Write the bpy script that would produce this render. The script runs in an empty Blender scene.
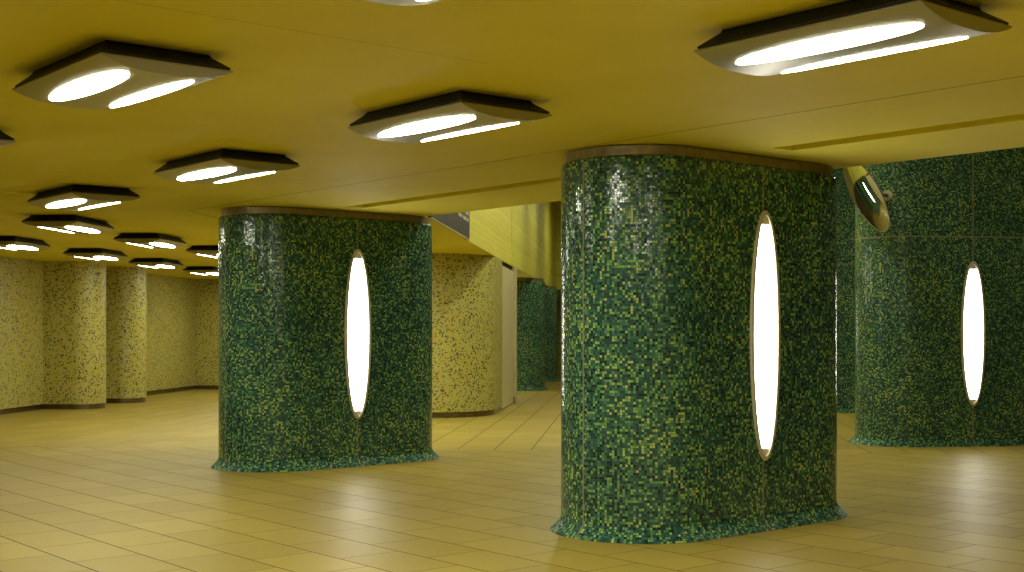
import bpy, bmesh, math
from mathutils import Vector, Matrix

H = 2.875          # underside of the low ceiling
HV = 5.6           # ceiling of the tall void
EYE = 1.52
S2 = math.sqrt(0.5)
scene = bpy.context.scene
COL = scene.collection

# ------------------------------------------------------------------ nodes
class NT:
    def __init__(s, name):
        s.m = bpy.data.materials.new(name)
        s.m.use_nodes = True
        s.t = s.m.node_tree
        s.t.nodes.clear()
        s.out = s.t.nodes.new('ShaderNodeOutputMaterial')

    def n(s, typ, **kw):
        nd = s.t.nodes.new(typ)
        for k, v in kw.items():
            if k == 'ins':
                for kk, vv in v.items():
                    s.put(nd.inputs[kk], vv)
            else:
                setattr(nd, k, v)
        return nd

    def put(s, inp, v):
        if isinstance(v, bpy.types.NodeSocket):
            s.t.links.new(v, inp)
        else:
            inp.default_value = v

    def math(s, op, a, b=0.0, c=None):
        nd = s.t.nodes.new('ShaderNodeMath')
        nd.operation = op
        s.put(nd.inputs[0], a)
        s.put(nd.inputs[1], b)
        if c is not None:
            s.put(nd.inputs[2], c)
        return nd.outputs[0]

    def vmath(s, op, a, b=None, scale=None):
        nd = s.t.nodes.new('ShaderNodeVectorMath')
        nd.operation = op
        s.put(nd.inputs[0], a)
        if b is not None:
            s.put(nd.inputs[1], b)
        if scale is not None:
            s.put(nd.inputs['Scale'], scale)
        return nd.outputs[0]

    def mix(s, fac, a, b, mode='MIX'):
        nd = s.t.nodes.new('ShaderNodeMix')
        nd.data_type = 'RGBA'
        nd.blend_type = mode
        s.put(nd.inputs['Factor'], fac)
        s.put(nd.inputs['A'], a)
        s.put(nd.inputs['B'], b)
        return nd.outputs['Result']

    def ramp(s, fac, stops, interp='CONSTANT'):
        nd = s.t.nodes.new('ShaderNodeValToRGB')
        cr = nd.color_ramp
        cr.interpolation = interp
        while len(cr.elements) < len(stops):
            cr.elements.new(0.5)
        for e, (p, c) in zip(cr.elements, stops):
            e.position = p
            e.color = (*c, 1)
        s.put(nd.inputs[0], fac)
        return nd.outputs[0]

    def bsdf(s, **ins):
        nd = s.t.nodes.new('ShaderNodeBsdfPrincipled')
        for k, v in ins.items():
            s.put(nd.inputs[k.replace('_', ' ')], v)
        s.t.links.new(nd.outputs[0], s.out.inputs[0])
        return nd


def c4(r, g, b):
    return (r, g, b, 1.0)


def line_mask(t, coord, at, half):
    """1 where |coord-at| < half"""
    return t.math('LESS_THAN', t.math('ABSOLUTE', t.math('SUBTRACT', coord, at)), half)


def mosaic_mat(name, stops, pitch, grout, patch, rough=0.13, tilt=0.09, seams=(), hseam=None,
               seamcol=(.24, .21, .12), grout_w=.43, spec=.5, patch_scale=1.6, dull_base=False):
    t = NT(name)
    uv = t.n('ShaderNodeUVMap', uv_map='UVMap').outputs[0]
    sc = t.vmath('SCALE', uv, scale=1.0 / pitch)
    cell = t.vmath('FLOOR', sc)
    fr = t.vmath('FRACTION', sc)
    wn = t.n('ShaderNodeTexWhiteNoise', noise_dimensions='2D')
    t.put(wn.inputs['Vector'], cell)
    low = t.n('ShaderNodeTexNoise', noise_dimensions='2D', ins={'Vector': uv, 'Scale': patch_scale, 'Detail': 4.0, 'Roughness': .65})
    v = t.math('ADD', wn.outputs['Value'], t.math('MULTIPLY', t.math('SUBTRACT', low.outputs[0], .5), patch))
    v = t.math('MINIMUM', t.math('MAXIMUM', v, 0.0), 1.0)
    col = t.ramp(v, stops)
    sep = t.n('ShaderNodeSeparateXYZ')
    t.put(sep.inputs[0], fr)
    gx = t.math('ABSOLUTE', t.math('SUBTRACT', sep.outputs[0], .5))
    gy = t.math('ABSOLUTE', t.math('SUBTRACT', sep.outputs[1], .5))
    gm = t.math('GREATER_THAN', t.math('MAXIMUM', gx, gy), grout_w)
    col = t.mix(gm, col, c4(*grout))
    su = t.n('ShaderNodeSeparateXYZ')
    t.put(su.inputs[0], uv)
    sm = None
    for a in seams:
        k = line_mask(t, su.outputs[0], a, .008 if a == 0 else .005)
        sm = k if sm is None else t.math('MAXIMUM', sm, k)
    if hseam is not None:
        k = line_mask(t, su.outputs[1], hseam, .009)
        sm = k if sm is None else t.math('MAXIMUM', sm, k)
    if sm is not None:
        col = t.mix(sm, col, c4(*seamcol))
    ro = t.math('ADD', rough, t.math('MULTIPLY', gm, .5))
    if dull_base:
        # scuffed, dull glaze on the splayed foot
        ro = t.math('ADD', ro, t.math('MULTIPLY', t.math('LESS_THAN', su.outputs[1], .15), .30))
    geo = t.n('ShaderNodeNewGeometry')
    jit = t.vmath('SCALE', t.vmath('SUBTRACT', wn.outputs['Color'], (.5, .5, .5)), scale=tilt)
    nor = t.vmath('NORMALIZE', t.vmath('ADD', geo.outputs['Normal'], jit))
    if dull_base:
        spec = t.math('MULTIPLY', spec, t.math('SUBTRACT', 1.0, t.math('MULTIPLY', t.math('LESS_THAN', su.outputs[1], .15), .8)))
    t.bsdf(Base_Color=col, Roughness=ro, Normal=nor, Specular_IOR_Level=spec)
    return t.m


GREEN = [(0, (.009, .020, .018)), (.09, (.019, .066, .056)), (.31, (.029, .106, .081)), (.50, (.042, .152, .106)),
         (.64, (.078, .215, .108)), (.75, (.142, .318, .102)), (.86, (.245, .435, .095)), (.955, (.45, .52, .13))]
YELLOW = [(0, (.030, .035, .022)), (.095, (.16, .15, .06)), (.18, (.44, .31, .030)), (.29, (.45, .39, .05)), (.62, (.47, .44, .10)),
          (.86, (.43, .43, .20))]
PITCH = 0.0197


def simple(name, col, rough=.5, metal=0.0, noise=0.0, nscale=8.0, bump=0.0, spec=.5, aniso=False):
    t = NT(name)
    base = c4(*col)
    kw = {}
    if noise or bump:
        tc = t.n('ShaderNodeTexCoord').outputs['Object']
        nz = t.n('ShaderNodeTexNoise', ins={'Vector': tc, 'Scale': nscale, 'Detail': 5.0, 'Roughness': .6})
        f = nz.outputs[0]
        if noise:
            d = tuple(x * (1 - noise) for x in col)
            l = tuple(min(1, x * (1 + noise)) for x in col)
            base = t.ramp(f, [(.3, d), (.7, l)], 'LINEAR')
        if bump:
            b = t.n('ShaderNodeBump', ins={'Height': f, 'Strength': bump, 'Distance': .02})
            kw['Normal'] = b.outputs[0]
    t.bsdf(Base_Color=base, Roughness=rough, Metallic=metal, Specular_IOR_Level=spec, **kw)
    return t.m


def emis(name, col, strength):
    t = NT(name)
    e = t.n('ShaderNodeEmission', ins={'Color': c4(*col), 'Strength': strength})
    t.t.links.new(e.outputs[0], t.out.inputs[0])
    return t.m


def ceiling_mat():
    t = NT('yellow_ceiling_paint')
    tc = t.n('ShaderNodeTexCoord').outputs['Object']
    sp = t.n('ShaderNodeSeparateXYZ')
    t.put(sp.inputs[0], tc)
    x, y = sp.outputs[0], sp.outputs[1]
    nz = t.n('ShaderNodeTexNoise', ins={'Vector': tc, 'Scale': .9, 'Detail': 6.0, 'Roughness': .6})
    col = t.ramp(nz.outputs[0], [(.3, (.66, .575, .07)), (.7, (.73, .64, .085))], 'LINEAR')
    # thin panel joints
    a = t.math('MULTIPLY', line_mask(t, x, 6.46, .0075), t.math('LESS_THAN', y, 13.35))
    d = t.math('SUBTRACT', y, x)
    b = t.math('MULTIPLY', line_mask(t, d, 6.95, .012), t.math('GREATER_THAN', x, 6.46))
    e = t.math('MULTIPLY', line_mask(t, y, 5.07, .0035), t.math('LESS_THAN', x, 4.1))
    m = t.math('MAXIMUM', a, b)
    # inspection hatch outline
    inx = t.math('MULTIPLY', t.math('GREATER_THAN', x, 5.62), t.math('LESS_THAN', x, 6.13))
    iny = t.math('MULTIPLY', t.math('GREATER_THAN', y, 9.5), t.math('LESS_THAN', y, 10.12))
    h = t.math('MAXIMUM', t.math('MULTIPLY', line_mask(t, y, 10.11, .006), inx),
               t.math('MAXIMUM', t.math('MULTIPLY', line_mask(t, x, 6.125, .004), iny),
                      t.math('MULTIPLY', line_mask(t, y, 9.5, .003), inx)))
    col = t.mix(t.math('MULTIPLY', m, .8), col, c4(.10, .07, .005))
    col = t.mix(t.math('MULTIPLY', t.math('MAXIMUM', h, e), .45), col, c4(.12, .09, .008))
    t.bsdf(Base_Color=col, Roughness=.7, Specular_IOR_Level=.15)
    return t.m


def board_mat():
    """yellow painted concrete with the marks of its formwork boards"""
    t = NT('board_formed_yellow')
    uv = t.n('ShaderNodeUVMap', uv_map='UVMap').outputs[0]
    sp = t.n('ShaderNodeSeparateXYZ')
    t.put(sp.inputs[0], uv)
    u, v = sp.outputs[0], sp.outputs[1]
    row = t.math('FLOOR', t.math('DIVIDE', v, .10))
    fr = t.math('FRACT', t.math('DIVIDE', v, .10))
    wn = t.n('ShaderNodeTexWhiteNoise', noise_dimensions='1D')
    t.put(wn.inputs['W'], row)
    st = t.n('ShaderNodeCombineXYZ', ins={0: t.math('MULTIPLY', u, .8), 1: t.math('MULTIPLY', v, 14.0), 2: 0.0})
    nz = t.n('ShaderNodeTexNoise', ins={'Vector': st.outputs[0], 'Scale': 1.5, 'Detail': 4.0})
    joint = t.math('LESS_THAN', fr, .10)
    brk = t.math('GREATER_THAN', nz.outputs[0], .47)
    joint = t.math('MULTIPLY', joint, brk)
    f = t.math('ADD', t.math('MULTIPLY', wn.outputs['Value'], .5), t.math('MULTIPLY', nz.outputs[0], .5))
    col = t.ramp(f, [(.2, (.58, .52, .055)), (.8, (.68, .62, .08))], 'LINEAR')
    col = t.mix(t.math('MULTIPLY', joint, .3), col, c4(.25, .19, .02))
    hgt = t.math('SUBTRACT', t.math('MULTIPLY', wn.outputs['Value'], .6), joint)
    bp = t.n('ShaderNodeBump', ins={'Height': hgt, 'Strength': .5, 'Distance': .01})
    t.bsdf(Base_Color=col, Roughness=.6, Normal=bp.outputs[0], Specular_IOR_Level=.3)
    return t.m


def floor_mat():
    t = NT('floor_tiles')
    tc = t.n('ShaderNodeTexCoord').outputs['Object']
    sp = t.n('ShaderNodeSeparateXYZ')
    t.put(sp.inputs[0], tc)
    X, Y = sp.outputs[0], sp.outputs[1]

    def grid(x, y, px, py, ox, oy):
        cx = t.math('DIVIDE', t.math('SUBTRACT', x, ox), px)
        i = t.math('FLOOR', cx)
        fx = t.math('FRACT', cx)
        sh = t.math('MULTIPLY', t.math('MODULO', t.math('ABSOLUTE', i), 2.0), .5)
        cy = t.math('ADD', t.math('DIVIDE', t.math('SUBTRACT', y, oy), py), sh)
        j = t.math('FLOOR', cy)
        fy = t.math('FRACT', cy)
        dx = t.math('MULTIPLY', t.math('SUBTRACT', .5, t.math('ABSOLUTE', t.math('SUBTRACT', fx, .5))), px)
        dy = t.math('MULTIPLY', t.math('SUBTRACT', .5, t.math('ABSOLUTE', t.math('SUBTRACT', fy, .5))), py)
        return i, j, dx, dy

    i1, j1, dx1, dy1 = grid(X, Y, .4725, .69, 3.19, 8.345)
    d45 = t.math('MULTIPLY', t.math('SUBTRACT', Y, X), S2)
    s45 = t.math('MULTIPLY', t.math('ADD', Y, X), S2)
    i2, j2, dx2, dy2 = grid(d45, s45, .4725, .69, 1.70, .3)
    far = t.math('GREATER_THAN', t.math('ADD', X, Y), 23.1)

    def pick(a, b):
        return t.math('ADD', t.math('MULTIPLY', a, t.math('SUBTRACT', 1.0, far)), t.math('MULTIPLY', b, far))
    i, j, dx, dy = pick(i1, i2), pick(j1, j2), pick(dx1, dx2), pick(dy1, dy2)
    cv = t.n('ShaderNodeCombineXYZ', ins={0: i, 1: j, 2: far})
    wn = t.n('ShaderNodeTexWhiteNoise', noise_dimensions='3D')
    t.put(wn.inputs['Vector'], cv.outputs[0])
    nz = t.n('ShaderNodeTexNoise', ins={'Vector': tc, 'Scale': .7, 'Detail': 6.0, 'Roughness': .65})
    st = t.n('ShaderNodeTexNoise', ins={'Vector': tc, 'Scale': 14.0, 'Detail': 4.0, 'Roughness': .7})
    f = t.math('ADD', t.math('MULTIPLY', wn.outputs['Value'], .30),
               t.math('ADD', t.math('MULTIPLY', nz.outputs[0], .5), t.math('MULTIPLY', st.outputs[0], .3)))
    col = t.ramp(f, [(.25, (.285, .214, .036)), (.8, (.385, .296, .054))], 'LINEAR')
    j1m = t.math('LESS_THAN', dx, .0055)
    j2m = t.math('MULTIPLY', t.math('LESS_THAN', dy, .0050), .7)
    jm = t.math('MAXIMUM', j1m, j2m)
    calm = t.math('SUBTRACT', 1.0, t.math('MULTIPLY', far, t.math('MULTIPLY', t.math('LESS_THAN', X, 9.3), .7)))
    jm = t.math('MULTIPLY', jm, calm)
    jb = t.math('MULTIPLY', jm, t.math('ADD', .55, t.math('MULTIPLY', nz.outputs[0], .8)))
    col = t.mix(jb, col, c4(.06, .04, .015))
    # wet-looking dirt flecks
    vz = t.n('ShaderNodeTexVoronoi', ins={'Vector': tc, 'Scale': 1.3})
    spk = t.math('MULTIPLY', t.math('LESS_THAN', vz.outputs['Distance'], .028), .6)
    col = t.mix(spk, col, c4(.10, .07, .03))
    ro = t.math('ADD', .40, t.math('ADD', t.math('MULTIPLY', nz.outputs[0], .10), t.math('MULTIPLY', jm, .3)))
    bp = t.n('ShaderNodeBump', ins={'Height': t.math('SUBTRACT', t.math('MULTIPLY', st.outputs[0], .15), jm), 'Strength': .25, 'Distance': .004})
    jit = t.vmath('SCALE', t.vmath('SUBTRACT', wn.outputs['Color'], (.5, .5, .5)), scale=.010)
    nor = t.vmath('NORMALIZE', t.vmath('ADD', bp.outputs[0], jit))
    t.bsdf(Base_Color=col, Roughness=ro, Normal=nor, Specular_IOR_Level=.13)
    return t.m


def brushed(name, col, rough, metal=1.0):
    t = NT(name)
    tc = t.n('ShaderNodeTexCoord').outputs['Object']
    mp = t.n('ShaderNodeMapping', ins={'Vector': tc, 'Scale': (60.0, 1.5, 60.0)})
    nz = t.n('ShaderNodeTexNoise', ins={'Vector': mp.outputs[0], 'Scale': 3.0, 'Detail': 3.0})
    d = tuple(x * .9 for x in col)
    base = t.ramp(nz.outputs[0], [(.3, d), (.7, col)], 'LINEAR')
    ro = t.math('ADD', rough, t.math('MULTIPLY', nz.outputs[0], .1))
    t.bsdf(Base_Color=base, Roughness=ro, Metallic=metal)
    return t.m


LAMP_E = 47.0
HALL_E = 37.0
WALL_E = 12.5
VOID_E = 74.0
W0 = 4 * 0.0
PER_END = math.pi * .6 / 2
M = {}
M['ceil'] = ceiling_mat()
M['board'] = board_mat()
M['floor'] = floor_mat()
HL = 1.34 - .6                      # half length of the straight side
SEAMS = (0.0, HL + 0.93, -(HL + 0.93))
M['green'] = mosaic_mat('green_glass_mosaic', GREEN, PITCH, (.026, .042, .032), .46, seams=SEAMS, dull_base=True)
M['green_tall'] = mosaic_mat('green_glass_mosaic_tall', GREEN, PITCH, (.026, .042, .032), .40, seams=(0.0,), hseam=2.80, dull_base=True)
M['yellow'] = mosaic_mat('yellow_speckled_mosaic', YELLOW, .024, (.42, .37, .12), .14, rough=.4, tilt=.06, grout_w=.47)
M['cap'] = simple('bronze_collar', (.30, .235, .11), .38, .6, noise=.25, nscale=14)
M['gap'] = simple('dark_shadow_gap', (.012, .010, .006), .8)
M['rim'] = brushed('satin_steel_rim', (.60, .55, .40), .45, .25)
M['lamp_end'] = simple('dim_lamp_end', (.75, .68, .50), .5, noise=.05)  # cream tone for the fainter ends of the oval lamps
M['alu'] = brushed('satin_aluminium', (.46, .44, .37), .36, .85)
M['housing'] = simple('dark_lamp_housing', (.010, .011, .009), .5, .2, noise=.2)
M['flange'] = brushed('dark_aluminium_edge', (.34, .32, .27), .35, .8)
M['kick'] = simple('dark_bronze_skirting', (.20, .15, .09), .24, .9, noise=.3, nscale=6)
M['panel'] = simple('beige_door_enamel', (.60, .53, .27), .42, noise=.06, nscale=2)
M['jamb'] = simple('pale_metal_jamb', (.55, .49, .25), .4, .15, noise=.05)
M['sign'] = simple('dark_grey_sign', (.055, .048, .030), .45, noise=.1, nscale=12)
M['letter'] = simple('pale_sign_print', (.55, .48, .30), .5)
M['mirror'] = simple('mirror_glass', (.86, .86, .82), .015, 1.0)
M['mframe'] = simple('grey_mirror_back', (.16, .15, .12), .4, .4)
M['lamp_e'] = emis('ceiling_lamp_glow', (1.0, 1.0, .80), LAMP_E)
M['wall_e'] = emis('oval_lamp_glow', (1.0, .965, .86), WALL_E)
M['hall_e'] = emis('hall_lamp_glow', (1.0, 1.0, .80), HALL_E)
M['void_e'] = emis('added_void_glow', (.98, 1.0, .80), VOID_E)  # glow of the lamps added in the void


# ------------------------------------------------------------------ object helpers
def link(name, bm, mat, parent=None, smooth=False):
    me = bpy.data.meshes.new(name)
    bm.normal_update()
    bm.to_mesh(me)
    bm.free()
    if smooth:
        for p in me.polygons:
            p.use_smooth = True
    me.materials.append(mat)
    o = bpy.data.objects.new(name, me)
    COL.objects.link(o)
    if parent:
        o.parent = parent
    return o


def sharp(o, deg=35):
    me = o.data
    for p in me.polygons:
        p.use_smooth = True
    me.set_sharp_from_angle(angle=math.radians(deg))
    return o


def thing(name, label, cat, loc=(0, 0, 0), rz=0.0, group=None):
    o = bpy.data.objects.new(name, None)
    o.empty_display_size = .1
    COL.objects.link(o)
    o.location = loc
    o.rotation_euler = (0, 0, rz)
    o['label'] = label
    o['category'] = cat
    if group:
        o['group'] = group
    return o


def struct(name, bm, mat, label=None, parent=None):
    o = link(name, bm, mat, parent)
    if parent is None:
        o['kind'] = 'structure'
    if label:
        o['label'] = label
    return o


def box(bm, x0, x1, y0, y1, z0, z1, mtx=None):
    vs = [bm.verts.new((x, y, z)) for z in (z0, z1) for y in (y0, y1) for x in (x0, x1)]
    fs = [(0, 2, 3, 1), (4, 5, 7, 6), (0, 1, 5, 4), (2, 6, 7, 3), (0, 4, 6, 2), (1, 3, 7, 5)]
    r = [bm.faces.new([vs[i] for i in f]) for f in fs]
    if mtx is not None:
        bmesh.ops.transform(bm, matrix=mtx, verts=vs)
    return vs


def bevel(bm, w, seg=2):
    bmesh.ops.bevel(bm, geom=list(bm.edges), offset=w, segments=seg, affect='EDGES', profile=.5)


def prism(pts, z0, z1):
    bm = bmesh.new()
    b = [bm.verts.new((x, y, z0)) for x, y in pts]
    t = [bm.verts.new((x, y, z1)) for x, y in pts]
    n = len(pts)
    bm.faces.new(b)
    bm.faces.new(t)
    for i in range(n):
        bm.faces.new((b[i], b[(i + 1) % n], t[(i + 1) % n], t[i]))
    bmesh.ops.recalc_face_normals(bm, faces=list(bm.faces))
    return bm


def offset_path(path, d):
    """offset an open plan path to its left by d"""
    out = []
    n = len(path)
    for i in range(n):
        a = Vector(path[max(i - 1, 0)])
        b = Vector(path[i])
        c = Vector(path[min(i + 1, n - 1)])
        t1 = (b - a).normalized() if i > 0 else (c - b).normalized()
        t2 = (c - b).normalized() if i < n - 1 else t1
        n1 = Vector((-t1.y, t1.x))
        n2 = Vector((-t2.y, t2.x))
        m = (n1 + n2).normalized()
        k = d / max(.35, m.dot(n1))
        out.append((b.x + m.x * k, b.y + m.y * k))
    return out


def wall_strip(path, z0, z1, thick):
    """a wall following a plan path; the seen face is on the path, the thickness lies to its left; UV in metres"""
    bm = bmesh.new()
    uvl = bm.loops.layers.uv.new('UVMap')
    back = offset_path(path, thick)
    s = [0.0]
    for a, b in zip(path, path[1:]):
        s.append(s[-1] + math.dist(a, b))
    F0 = [bm.verts.new((x, y, z0)) for x, y in path]
    F1 = [bm.verts.new((x, y, z1)) for x, y in path]
    B0 = [bm.verts.new((x, y, z0)) for x, y in back]
    B1 = [bm.verts.new((x, y, z1)) for x, y in back]

    def quad(vs, uvs):
        f = bm.faces.new(vs)
        for l, uv in zip(f.loops, uvs):
            l[uvl].uv = uv
    n = len(path)
    for i in range(n - 1):
        a, b = s[i], s[i + 1]
        quad((F0[i], F0[i + 1], F1[i + 1], F1[i]), ((a, z0), (b, z0), (b, z1), (a, z1)))
        quad((B0[i + 1], B0[i], B1[i], B1[i + 1]), ((b, z0), (a, z0), (a, z1), (b, z1)))
        quad((F1[i], F1[i + 1], B1[i + 1], B1[i]), ((a, 0), (b, 0), (b, thick), (a, thick)))
        quad((F0[i + 1], F0[i], B0[i], B0[i + 1]), ((b, 0), (a, 0), (a, thick), (b, thick)))
    for i in (0, n - 1):
        quad((F0[i], F1[i], B1[i], B0[i]), ((0, z0), (0, z1), (thick, z1), (thick, z0)))
    return bm


def arc(cx, cy, r, a0, a1, n=14):
    return [(cx + r * math.cos(math.radians(a0 + (a1 - a0) * i / n)), cy + r * math.sin(math.radians(a0 + (a1 - a0) * i / n))) for i in range(n + 1)]


# ------------------------------------------------------------------ the setting
CX0, CY0, CX1, CY1 = -3.2, -5.0, 34.0, 50.0
bm = bmesh.new()
vs = [bm.verts.new(p) for p in ((CX0, CY0, 0), (CX1, CY0, 0), (CX1, CY1, 0), (CX0, CY1, 0))]
f = bm.faces.new(vs)
r = bmesh.ops.extrude_face_region(bm, geom=[f])
bmesh.ops.translate(bm, vec=(0, 0, -.2), verts=[v for v in r['geom'] if isinstance(v, bmesh.types.BMVert)])
bmesh.ops.recalc_face_normals(bm, faces=list(bm.faces))
struct('floor', bm, M['floor'], 'beige rectangular floor tiles laid in running bond')

# low ceiling with its slot and the edge where the tall void begins
pts = [(CX0, CY0), (7.575, CY0), (7.575, 12.3), (7.80, 12.3), (7.80, CY0), (8.95, CY0), (8.95, 12.34), (CX1, CX1 + 3.39), (CX1, CY1), (CX0, CY1)]
struct('ceiling', prism(pts, H, H + .30), M['ceil'], 'low smooth ceiling painted mustard yellow')
bm = bmesh.new()
box(bm, 7.575, 7.80, CY0, 12.3, H + .12, H + .30)
struct('trim_1', bm, M['ceil'], 'dim recessed slot running along the yellow ceiling')
for k, (y0, y1) in enumerate(((6.06, 7.72), (11.9, 12.26))):
    bm = bmesh.new()
    box(bm, 7.583, 7.797, y0, y1, H + .001, H + .11)
    struct('trim_%d' % (k + 2), bm, M['ceil'], 'yellow cover panel closing the ceiling slot beside the pillar')

# tall void: upper ceiling, fascia above the low ceiling, closing walls
vp = [(8.95, CY0), (CX1, CY0), (CX1, CX1 + 3.39), (8.95, 12.34)]
struct('ceiling_upper', prism(vp, HV, HV + .2), M['ceil'], 'high yellow ceiling over the void beyond the low slab')
# wall_strip path: the seen side lies to the right of the path
fas = [(8.956, CY0), (8.956, 12.337), (17.025, 20.406)]
struct('wall_fascia', wall_strip(fas, H + .0005, HV, .22), M['board'], 'yellow board-marked concrete parapet above the low ceiling')
f2 = [(17.03, 20.401), (27.905, 31.276)] + arc(27.905 + 0.5 * S2, 31.276 - 0.5 * S2, 0.5, 135, 45, 12)
struct('wall_fascia_curved', wall_strip(f2, H + .0005, HV, .22), M['board'], 'further yellow board-marked parapet with a rounded far end')
e0 = f2[-1]
f3 = [e0, (CX1, e0[1] - (CX1 - e0[0]))]
struct('wall_far_upper', wall_strip(f3, H, HV, .22), M['yellow'], 'speckled yellow wall closing the far end of the void')
struct('wall_right', wall_strip([(CX1, CY1), (CX1, CY0)], 0, HV, .2), M['yellow'])
struct('wall_near', wall_strip([(CX1, CY0), (CX0, CY0)], 0, HV, .2), M['yellow'])
struct('wall_back', wall_strip([(14.0, CY1 - .2), (CX1, CY1 - .2)], 0, H, .2), M['yellow'], 'far yellow wall glimpsed past the last pillars')

# left wall: a long 45 degree wall with two short rounded wing walls
x0 = CX0
path = [(CX0, CY0), (CX0, CX0 + 16.0)]
A = [(9.0, 25.0)]
# wing: front face runs at -45 deg, rounded end, back to the wall line y = x+16
def wing(cx, cy, r=.45):
    a = arc(cx, cy, r, 225, 405, 22)         # front tangent point ... back tangent point
    k = (cy - cx) - 16.0
    return a
w1 = wing(9.735, 24.90)
w2 = wing(11.243, 26.393)


def on_line(p):
    """go from p along (-1, 1) to the wall line y = x + 16"""
    d = (16.0 - (p[1] - p[0])) / 2
    return (p[0] - d, p[1] + d)


path += [on_line(w1[0])] + w1 + [on_line(w1[-1]), on_line(w2[0])] + w2 + [on_line(w2[-1])]
path += [(15.15, 31.05), (19.05, 27.15), (27.5, 35.6)]
wl = struct('wall_left', wall_strip(path, .10, H - .001, .25), M['yellow'], 'speckled yellow mosaic wall with two rounded wing ends')
struct('baseboard_left', wall_strip(offset_path(path, .022), 0, .102, .10), M['kick'], 'dark bronze skirting under the speckled yellow wall')

# centre block with rounded corner, beige door and jamb
ic = (14.0, 17.37)
R = 1.15
c0 = (ic[0], ic[1] + R * math.sqrt(2))
bp = [(17.6, 22.8), (14.2, 21.55), (12.3, 19.62), (12.55, 18.82)] + arc(c0[0], c0[1], R, 225, 315, 18) + [(15.58, 18.95)]
struct('wall_center', wall_strip(bp, .10, H - .001, .3), M['yellow'], 'speckled yellow mosaic wall with a rounded corner behind the pillar')
struct('baseboard_center', wall_strip(offset_path(bp, .03), 0, .102, .1), M['kick'], 'dark bronze skirting around the rounded yellow corner')
mt = Matrix.Translation((15.58, 18.95, 0)) @ Matrix.Rotation(math.radians(45), 4, 'Z')
d = bpy.data.objects.new('door_1', None)
COL.objects.link(d)
d.matrix_world = mt
d['kind'] = 'structure'
d['label'] = 'tall flush beige metal door beside the rounded yellow corner'
bm = bmesh.new()
box(bm, .02, 2.56, .01, .07, .02, H - .10)
bevel(bm, .006)
link('door_leaf', bm, M['panel'], d)
bm = bmesh.new()
box(bm, .02, 2.56, .05, .12, H - .10, H - .002)
link('dark_slot', bm, M['gap'], d)
bm = bmesh.new()
box(bm, 2.58, 2.84, -.04, .30, .0, H - .002)
bevel(bm, .01)
link('door_jamb', bm, M['jamb'], d)
bm = bmesh.new()
box(bm, 2.54, 2.82, -.012, .02, .0, .13)
link('kick_plate', bm, M['kick'], d)


# ------------------------------------------------------------------ pillars
def stadium(half, r, off, n=26):
    """plan points with (x, y, u); u is measured along the base outline, 0 at the middle of the front (-Y) side"""
    pts = []
    rr = r + off
    nst = 8
    for i in range(nst):
        x = half * i / nst
        pts.append((x, -rr, x))
    for i in range(n + 1):
        a = -math.pi / 2 + math.pi * i / n
        pts.append((half + rr * math.cos(a), rr * math.sin(a), half + r * math.pi * i / n))
    for i in range(1, 2 * nst):
        x = half - half * i / nst
        pts.append((x, rr, half + r * math.pi + (half - x)))
    for i in range(n + 1):
        a = math.pi / 2 + math.pi * i / n
        pts.append((-half + rr * math.cos(a), rr * math.sin(a), 3 * half + r * math.pi + r * math.pi * i / n))
    for i in range(1, nst):
        x = -half + half * i / nst
        pts.append((x, -rr, 3 * half + 2 * r * math.pi + (x + half)))
    per = 4 * half + 2 * math.pi * r
    # left half as negative u so that the seams can be symmetric
    return pts, per


def shaft(half, r, profile):
    bm = bmesh.new()
    uvl = bm.loops.layers.uv.new('UVMap')
    rings = []
    v = 0.0
    vv = []
    for k, (off, z) in enumerate(profile):
        if k:
            v += math.dist(profile[k - 1], (off, z))
        vv.append(v)
        pts, per = stadium(half, r, off)
        rings.append([bm.verts.new((x, y, z)) for x, y, u in pts])
    us = [p[2] for p in pts]
    n = len(us)
    for k in range(len(profile) - 1):
        for i in range(n):
            j = (i + 1) % n
            f = bm.faces.new((rings[k][i], rings[k][j], rings[k + 1][j], rings[k + 1][i]))
            u0, u1 = us[i], us[j] if j else per
            mid = (u0 + u1) / 2
            if mid > per / 2:
                u0 -= per
                u1 -= per
            for l, uv in zip(f.loops, ((u0, vv[k]), (u1, vv[k]), (u1, vv[k + 1]), (u0, vv[k + 1]))):
                l[uvl].uv = uv
    bm.faces.new(rings[-1])
    bm.faces.new(list(reversed(rings[0])))
    return bm


def collar(half, r, off, z0, z1, thick=.02):
    bm = bmesh.new()
    a, _ = stadium(half, r, off)
    b, _ = stadium(half, r, off - thick)
    rings = [[bm.verts.new((x, y, z)) for x, y, u in p] for p, z in ((a, z0), (a, z1), (b, z1), (b, z0))]
    n = len(a)
    for k in range(4):
        q = rings[(k + 1) % 4]
        for i in range(n):
            bm.faces.new((rings[k][i], rings[k][(i + 1) % n], q[(i + 1) % n], q[i]))
    bmesh.ops.recalc_face_normals(bm, faces=list(bm.faces))
    return bm


RP = .60


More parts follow.
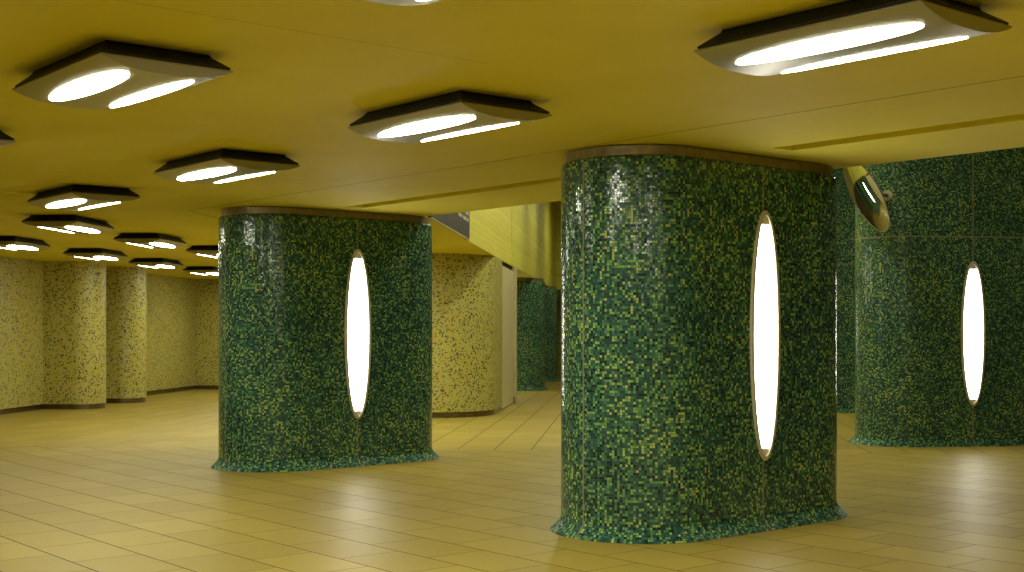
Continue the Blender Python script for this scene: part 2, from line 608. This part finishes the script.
def pillar(center, rz, label, half=HL, tall=False, group='green mosaic pillars'):
    t = thing('mosaic_pillar', label, 'pillar', (center[0], center[1], 0), rz, group)
    fl = .085
    prof = [(fl + .002, 0.0), (fl, .006)]
    for i in range(1, 9):
        a = math.radians(90 * i / 8)
        q = i / 8.0
        prof.append((fl * (1 - q) ** 1.55, .006 + .10 * q))
    prof[-1] = (0.0, .108)
    prof += [(0.0, .112), (0.0, .125)]
    top = HV - .002 if tall else H - .085
    if not tall:
        prof += [(0.0, 1.4), (0.0, top - .03), (0.0, top - .016), (-.010, top)]
    else:
        prof += [(0.0, 2.6), (0.0, top)]
    sharp(link('shaft', shaft(half, RP, prof), M['green_tall' if tall else 'green'], t), 32)
    if not tall:
        sharp(link('shadow_gap', collar(half, RP, -.055, H - .088, H - .003, .03), M['gap'], t), 40)
        sharp(link('collar', collar(half, RP, -.035, H - .078, H - .008, .018), M['cap'], t), 40)
        # screws in pairs along the collar
        bm = bmesh.new()
        for sx in (-HL + .03, HL - .03):
            for dx in (-.03, .03):
                for dz in (-.060, -.022):
                    mtx = Matrix.Translation((sx + dx, -(RP - .035), H + dz)) @ Matrix.Rotation(math.radians(90), 4, 'X')
                    bmesh.ops.create_cone(bm, cap_ends=True, segments=8, radius1=.005, radius2=.004, depth=.005, matrix=mtx)
        sc = link('screws', bm, M['gap'], t)
        sc.name = 'screw_row'
    return t


def ell_ring(bm, a, b, ra, rb, y0, y1, n=72):
    """ring between an outer ellipse (a, b) and an inner one, standing in the XZ plane, from y0 (front) to y1 (back)"""
    R = []
    for (sa, sb, y) in ((a, b, y1), (a, b, y0 + .004), (a - .004, b - .004, y0), (ra + .003, rb + .003, y0), (ra, rb, y0 + .004), (ra, rb, y1)):
        R.append([bm.verts.new((sa * math.cos(2 * math.pi * i / n), y, sb * math.sin(2 * math.pi * i / n))) for i in range(n)])
    for k in range(len(R) - 1):
        for i in range(n):
            bm.faces.new((R[k][i], R[k][(i + 1) % n], R[k + 1][(i + 1) % n], R[k + 1][i]))
    bmesh.ops.recalc_face_normals(bm, faces=list(bm.faces))


def ell_plate(bm, a, b, y0, y1, zmin, zmax, n=72):
    """solid slice of an ellipse between the heights zmin and zmax"""
    P = []
    for i in range(n + 1):
        z = zmin + (zmax - zmin) * (0.5 - 0.5 * math.cos(math.pi * i / n))
        P.append((a * math.sqrt(max(0.0, 1 - (z / b) ** 2)), z))
    fr = []
    for y in (y0, y1):
        L = [bm.verts.new((-x - 1e-5, y, z)) for x, z in P]
        Rr = [bm.verts.new((x + 1e-5, y, z)) for x, z in P]
        fr.append((L, Rr))
    for i in range(n):
        (L0, R0), (L1, R1) = fr
        bm.faces.new((L0[i], R0[i], R0[i + 1], L0[i + 1]))
        bm.faces.new((R1[i], L1[i], L1[i + 1], R1[i + 1]))
        bm.faces.new((R0[i], R1[i], R1[i + 1], R0[i + 1]))
        bm.faces.new((L1[i], L0[i], L0[i + 1], L1[i + 1]))
    bmesh.ops.recalc_face_normals(bm, faces=list(bm.faces))


OZ = 1.485
OA, OB = .175, .960


def make_oval():
    t = thing('oval_wall_lamp', '', 'wall lamp', (0, 0, 0), 0, 'tall oval lamps set in the green pillars')
    bm = bmesh.new()
    ell_ring(bm, OA, OB, OA - .033, OB - .036, -.018, .02)
    sharp(link('rim', bm, M['rim'], t), 50)
    bm = bmesh.new()
    ell_plate(bm, OA - .034, OB - .037, -.004, .012, -.865, .852, 48)
    link('diffuser', bm, M['wall_e'], t)
    for z0, z1 in ((.855, OB - .039), (-(OB - .039), -.868)):  # cream plates imitate the fainter glow at both lamp ends
        bm = bmesh.new()
        ell_plate(bm, OA - .034, OB - .037, -.002, .012, z0, z1, 16)
        link('dim_end_plate', bm, M['lamp_end'], t)
    return t


def copy_tree(o):
    c = o.copy()
    COL.objects.link(c)
    for ch in o.children:
        d = ch.copy()
        COL.objects.link(d)
        d.parent = c
    return c


oval0 = None


def oval(center, rz, label, dx=0.0, back=False):
    """set the oval lamp into the middle of a pillar's front face"""
    global oval0
    o = make_oval() if oval0 is None else copy_tree(oval0)
    if oval0 is None:
        oval0 = o
    a = rz + (math.pi if back else 0)
    off = Matrix.Rotation(a, 3, 'Z') @ Vector((dx, -(RP + .002), 0))
    o.location = (center[0] + off.x, center[1] + off.y, OZ)
    o.rotation_euler = (0, 0, a)
    o['label'] = label
    return o


P1 = (7.797, 6.93)
P2 = (7.955, 12.85)
pillar(P1, 0, 'nearest and largest green mosaic pillar, right of the middle')
oval(P1, 0, 'lit tall oval lamp on the nearest green pillar', .015)
pillar(P2, 0, 'green mosaic pillar left of centre in front of the yellow walls')
oval(P2, 0, 'lit tall oval lamp on the green pillar left of centre', 0)
# tall pillar in the void, turned by about -30 degrees
r3 = math.radians(-30.5)
e3 = Vector((math.cos(r3), math.sin(r3)))
n3 = Vector((e3.y, -e3.x))
face3 = Vector((15.58, 9.138))
P3 = face3 - n3 * RP
P3 = (P3.x, P3.y)
pillar(P3, r3, 'tall green mosaic pillar at the right edge rising past the ceiling', half=.73, tall=True)
oval(P3, r3, 'lit tall oval lamp on the pillar at the right edge')
# the tall pillar behind it
G3 = (20.75, 14.55)
pillar(G3, math.radians(-37), 'dark green tall pillar glimpsed in the gap between the two right pillars', tall=True, half=.9)
# two far pillars in the turned row
r45 = math.radians(-45)
for (ex, ey), lab in (((21.5, 25.35), 'nearer of the two far green pillars beside the beige door'),
                      ((25.64, 29.49), 'smallest, farthest green pillar seen past the beige door')):
    c = (ex - HL * S2, ey + HL * S2)
    pillar(c, r45, lab)
    if ex < 22:
        oval(c, r45, 'oval lamp of a far green pillar, seen only in the convex mirror')

# ------------------------------------------------------------------ ceiling lamps
LW, LL = .336, .580           # half width, half length
ZF = -.078                    # flange height below the ceiling
BUL = .054


def arcz(x):
    return ZF - .014 - BUL * (1 - abs(x / LW) ** 2.6)


def make_lamp(glow):
    t = thing('ceiling_lamp', '', 'ceiling lamp')
    # tapering dark housing
    bm = bmesh.new()
    lv = [(.262, .475, -.0005), (.268, .482, -.014), (.326, .570, ZF + .008), (.326, .570, ZF - .001)]
    rings = [[bm.verts.new((sx * a, sy * b, z)) for sx, sy in ((-1, -1), (1, -1), (1, 1), (-1, 1))] for a, b, z in lv]
    for k in range(len(rings) - 1):
        for i in range(4):
            bm.faces.new((rings[k][i], rings[k][(i + 1) % 4], rings[k + 1][(i + 1) % 4], rings[k + 1][i]))
    bm.faces.new(rings[0])
    bm.faces.new(list(reversed(rings[-1])))
    bmesh.ops.recalc_face_normals(bm, faces=list(bm.faces))
    link('housing', bm, M['housing'], t)
    # two thin edge plates
    bm = bmesh.new()
    box(bm, -LW, LW, -LL, LL, ZF - .014, ZF - .008)
    box(bm, -.322, .322, -.566, .566, ZF - .0085, ZF - .003)
    link('edge_plate', bm, M['flange'], t)
    # bowed aluminium underside
    bm = bmesh.new()
    n = 28
    top, bot = [], []
    for sy in (-1, 1):
        bot.append([bm.verts.new((-LW + 2 * LW * i / n, sy * LL, arcz(-LW + 2 * LW * i / n) - .0002)) for i in range(n + 1)])
        top.append([bm.verts.new((-LW + 2 * LW * i / n, sy * LL, ZF - .0139)) for i in range(n + 1)])
    for i in range(n):
        bm.faces.new((bot[0][i], bot[1][i], bot[1][i + 1], bot[0][i + 1]))
        for k in (0, 1):
            bm.faces.new((bot[k][i], bot[k][i + 1], top[k][i + 1], top[k][i]))
        bm.faces.new((top[0][i], top[0][i + 1], top[1][i + 1], top[1][i]))
    bmesh.ops.remove_doubles(bm, verts=list(bm.verts), dist=.0004)
    bmesh.ops.recalc_face_normals(bm, faces=list(bm.faces))
    sharp(link('reflector_cover', bm, M['alu'], t), 30)
    # two elliptical diffusers
    for sx in (-1, 1):
        bm = bmesh.new()
        cx, ax, ay = sx * .164, .075, .48
        n, nr = 40, 5
        c = [bm.verts.new((cx, 0, arcz(cx) - .004))]
        rings = []
        for k in range(1, nr + 1):
            rr = k / nr
            rings.append([bm.verts.new((cx + ax * rr * math.cos(2 * math.pi * i / n), ay * rr * math.sin(2 * math.pi * i / n),
                                        arcz(cx + ax * rr * math.cos(2 * math.pi * i / n)) - .004)) for i in range(n)])
        rings.append([bm.verts.new((v.co.x, v.co.y, v.co.z + .006)) for v in rings[-1]])
        for i in range(n):
            bm.faces.new((c[0], rings[0][(i + 1) % n], rings[0][i]))
            for k in range(len(rings) - 1):
                bm.faces.new((rings[k][i], rings[k][(i + 1) % n], rings[k + 1][(i + 1) % n], rings[k + 1][i]))
        bm.faces.new(rings[-1])
        bmesh.ops.recalc_face_normals(bm, faces=list(bm.faces))
        link('diffuser', bm, glow, t)
    return t


proto = {}


def lamp(x, y, rz, label, group, z=H, void=False):
    kind = 'void_e' if void else ('hall_e' if rz else 'lamp_e')
    if kind not in proto:
        o = proto[kind] = make_lamp(M[kind])
    else:
        o = copy_tree(proto[kind])
    o.location = (x, y, z)
    o.rotation_euler = (0, 0, rz)
    o['label'] = label
    o['group'] = group
    return o


GM = 'oblong ceiling lamps in the near rows'
GF = 'oblong ceiling lamps in the turned far rows'
ADDED = 'added oblong ceiling lamps, unseen'  # unseen lamps, added for brightness
lamp(4.69, 3.35, 0, 'large lit ceiling lamp above and left of the right-edge pillar, top right', GM)
lamp(4.67, 6.21, 0, 'lit ceiling lamp in the middle, between the two main green pillars', GM)
lamp(4.73, 9.18, 0, 'lit ceiling lamp just up and left of the left pillar collar', GM)
lamp(4.76, 12.17, 0, 'smaller lit ceiling lamp, third behind the middle one in its row', GM)
lamp(2.64, 6.27, 0, 'large lit ceiling lamp at the top left, nearest of the left ones', GM)
lamp(2.62, 9.29, 0, 'ceiling lamp cut off by the left edge, behind the top left one', GM)
lamp(2.60, 3.37, 0, 'ceiling lamp mostly above the top edge, only its curved tip showing', GM)
RF = -math.radians(44)
lamp(5.82, 15.28, RF, 'first lit turned ceiling lamp, left of the passage at the left', GF)
lamp(7.76, 17.29, RF, 'second lit turned ceiling lamp, above the second wing wall', GF)
lamp(9.67, 19.04, RF, 'turned ceiling lamp half hidden by the left pillar, nearer of two', GF)
lamp(6.42, 19.10, RF, 'turned ceiling lamp at the left edge above the yellow wall', GF)
lamp(8.43, 20.95, RF, 'turned ceiling lamp above the first rounded wing wall', GF)
lamp(10.42, 22.98, RF, 'small turned ceiling lamp above the yellow wall, third in the far row', GF)
lamp(12.55, 25.2, RF, 'smallest turned ceiling lamp, tucked beside the left pillar edge', GF)
lamp(11.7, 21.2, RF, 'added turned ceiling lamp, unseen behind the left green pillar', ADDED)  # out of sight, added to brighten the far hall
lamp(9.35, 16.05, RF, 'added turned ceiling lamp, unseen behind the left pillar before the rounded corner', ADDED)  # unseen, added to light the rounded yellow corner
for i, (x, y) in enumerate(((4.69, .4), (2.66, .35), (4.69, -2.5), (2.66, -2.5), (.55, -2.5), (.55, .35), (.55, 3.3))):
    lamp(x, y, 0, 'added ceiling lamp, unseen, behind or left of the viewer', ADDED)  # lamps added around the viewer for more light
for x, y in ((11.2, 16.0), (11.25, 17.95), (13.75, 23.2), (14.6, 26.6), (15.9, 25.4), (15.1, 28.4), (9.9, 14.9)):
    lamp(x, y, RF, 'added turned ceiling lamp among the far rows, unseen behind the left green pillar', ADDED)  # extra unseen lamps that brighten the far walls and corner
lamp(17.9, 26.2, RF, 'added ceiling lamp in the far passage, unseen behind the rounded yellow corner', ADDED)  # added out of sight to light the passage
lamp(29.5, 38.0, RF, 'added unseen ceiling lamp at the far end of the passage, beyond the last green pillar', ADDED)  # added because the far end was dark
# unseen lamps added under the high ceiling to light the void
for i, (x, y, a) in enumerate(((11.2, 9.4, 0), (11.6, 12.2, RF), (13.6, 14.2, RF), (15.6, 16.2, RF), (17.6, 18.2, RF), (19.6, 20.2, RF), (22.6, 23.2, RF), (26.6, 27.2, RF), (15.0, 12.0, RF), (18.5, 15.5, RF), (20.0, 9.0, 0), (12.0, 5.5, 0))):
    lamp(x, y, a, 'added ceiling lamp under the high ceiling of the void, out of view', ADDED, HV, True)

# ------------------------------------------------------------------ dark sign on the parapet
mt = Matrix.Translation((9.12, 12.51, H)) @ Matrix.Rotation(math.radians(45), 4, 'Z')
sg = thing('hanging_sign', 'long dark grey sign with small pale lettering on the yellow parapet', 'sign')
sg.matrix_world = mt
SL = 3.70
bm = bmesh.new()
box(bm, 0, SL, -.05, -.002, .012, .46)
bevel(bm, .006)
link('sign_board', bm, M['sign'], sg)
bm = bmesh.new()
for x0, x1, z0, z1 in ((-.012, SL + .012, .0, .013), (SL - .002, SL + .022, .0, .47), (-.012, SL + .012, .459, .472)):
    box(bm, x0, x1, -.056, .0, z0, z1)
link('sign_frame', bm, M['jamb'], sg)
import random
random.seed(4)
bm = bmesh.new()
for z0, z1, xs in ((.255, .31, ((.35, .75), (2.45, 2.8), (2.95, 3.25), (3.33, 3.58))), (.35, .405, ((1.7, 2.1), (2.25, 2.6), (2.75, 3.05), (3.2, 3.56)))):
    for a, b in xs:
        x = a
        while x < b:
            w = random.choice((.035, .045, .028, .05))
            hh = random.choice((0, 0, .012))
            box(bm, x, x + w * .72, -.0525, -.0495, z0, z1 - hh)
            x += w
o = link('lettering', bm, M['letter'], sg)

# ------------------------------------------------------------------ round convex mirror on the tall pillar
def px(u, v, t):
    a = math.atan2(1538.0, 1284.0)
    fw = Vector((math.cos(a), math.sin(a), 0))
    rt = Vector((math.sin(a), -math.cos(a), 0))
    return fw * t + rt * ((u - 512) / 1284 * t) + Vector((0, 0, EYE - (v - 331) * t / 1284))


MC = px(865.5, 195, 16.3)
a = math.atan2(1538.0, 1284.0)
view = (MC - Vector((0, 0, EYE))).normalized()
rt = Vector((math.sin(a), -math.cos(a), 0))
side = (rt - view * rt.dot(view)).normalized()
upv = side.cross(view).normalized()
aim = Vector((22.2, 23.6, 2.1))                     # the mirror is turned towards the far pillar
nrm = ((aim - MC).normalized() - view).normalized()


def in_plane(dx, dy):
    v = (side * dx - upv * dy) * (16.3 / 1284.0)
    return v - view * (v.dot(nrm) / view.dot(nrm))


VA, VB = in_plane(17.3, 36.0), in_plane(15.2, 0.0)     # two half-axes of the oval outline
zax = nrm
xax = VB.normalized()
yax = zax.cross(xax).normalized()
mm = Matrix((xax, yax, zax)).transposed().to_4x4()
mm.translation = MC
LA = Vector((VA.dot(xax), VA.dot(yax)))
LB = Vector((VB.dot(xax), VB.dot(yax)))


def oval_pt(q, th, z):
    p = LA * (q * math.sin(th)) + LB * (q * math.cos(th))
    return (p.x, p.y, z)


mr = thing('convex_mirror', 'tilted oval convex mirror hung by the tall right pillar under the ceiling edge', 'mirror')
mr.matrix_world = mm
SAG = .050
bm = bmesh.new()
n, nr = 64, 12
rings = []
ctr = bm.verts.new((0, 0, SAG))
for k in range(1, nr + 1):
    q = k / nr
    rings.append([bm.verts.new(oval_pt(q, 2 * math.pi * i / n, SAG * (1 - q * q))) for i in range(n)])
for i in range(n):
    bm.faces.new((ctr, rings[0][i], rings[0][(i + 1) % n]))
    for k in range(nr - 1):
        bm.faces.new((rings[k][i], rings[k + 1][i], rings[k + 1][(i + 1) % n], rings[k][(i + 1) % n]))
bmesh.ops.recalc_face_normals(bm, faces=list(bm.faces))
g = link('mirror_face', bm, M['mirror'], mr, smooth=True)
bm = bmesh.new()
prof = [(.002, -.05), (.58, -.045), (.92, -.025), (1.005, -.008), (1.012, .002), (.998, .004), (.99, -.001)]
rings = [[bm.verts.new(oval_pt(q, 2 * math.pi * i / n, z)) for i in range(n)] for q, z in prof]
for k in range(len(rings) - 1):
    for i in range(n):
        bm.faces.new((rings[k][i], rings[k][(i + 1) % n], rings[k + 1][(i + 1) % n], rings[k + 1][i]))
bmesh.ops.recalc_face_normals(bm, faces=list(bm.faces))
sharp(link('backing_shell', bm, M['mframe'], mr), 40)
# bracket arm from the shell to the pillar
p_shell = mm @ Vector((0, 0, -.045))
c3 = Vector((P3[0], P3[1])) - e3 * .73
tgt = Vector((c3.x, c3.y)) + (Vector((p_shell.x, p_shell.y)) - c3).normalized() * (RP - .01)
p_wall = Vector((tgt.x, tgt.y, p_shell.z + .05))
inv = mm.inverted()


def tube(bm, p, q, r, n=12):
    d = q - p
    mtx = Matrix.Translation((p + q) / 2) @ d.to_track_quat('Z', 'Y').to_matrix().to_4x4()
    bmesh.ops.create_cone(bm, cap_ends=True, segments=n, radius1=r, radius2=r, depth=d.length, matrix=mtx)


bm = bmesh.new()
tube(bm, inv @ p_shell, inv @ p_wall, .022)
bmesh.ops.create_uvsphere(bm, u_segments=12, v_segments=8, radius=.045, matrix=Matrix.Translation(inv @ p_shell))
link('mirror_arm', bm, M['mframe'], mr)
bm = bmesh.new()
d_ = (p_wall - p_shell).normalized()
tube(bm, inv @ (p_wall - d_ * .03), inv @ p_wall, .07, 20)
link('wall_plate', bm, M['jamb'], mr)

# ------------------------------------------------------------------ world, camera, view
w = bpy.data.worlds.new('dark')
scene.world = w
w.use_nodes = True
w.node_tree.nodes['Background'].inputs[0].default_value = (.02, .017, .006, 1)
w.node_tree.nodes['Background'].inputs[1].default_value = 1.0

cam = bpy.data.cameras.new('camera')
co = bpy.data.objects.new('camera', cam)
COL.objects.link(co)
co.location = (0, 0, EYE)
co.rotation_euler = (math.radians(90), 0, a - math.pi / 2)
cam.sensor_fit = 'HORIZONTAL'
cam.sensor_width = 36.0
cam.lens = 36.0 * 1284.0 / 1024.0
cam.shift_x = 0.0
cam.shift_y = (331.0 - 286.0) / 1024.0
cam.clip_start = .05
cam.clip_end = 200
scene.camera = co

vsx = scene.view_settings
vsx.view_transform = 'Standard'
vsx.look = 'None'
vsx.gamma = 1.0
vsx.use_curve_mapping = False
vsx.exposure = 0.0
scene.cycles.max_bounces = 10
scene.cycles.diffuse_bounces = 6
scene.cycles.glossy_bounces = 5
scene.cycles.sample_clamp_indirect = 6.0
scene.cycles.caustics_reflective = False
scene.cycles.caustics_refractive = False
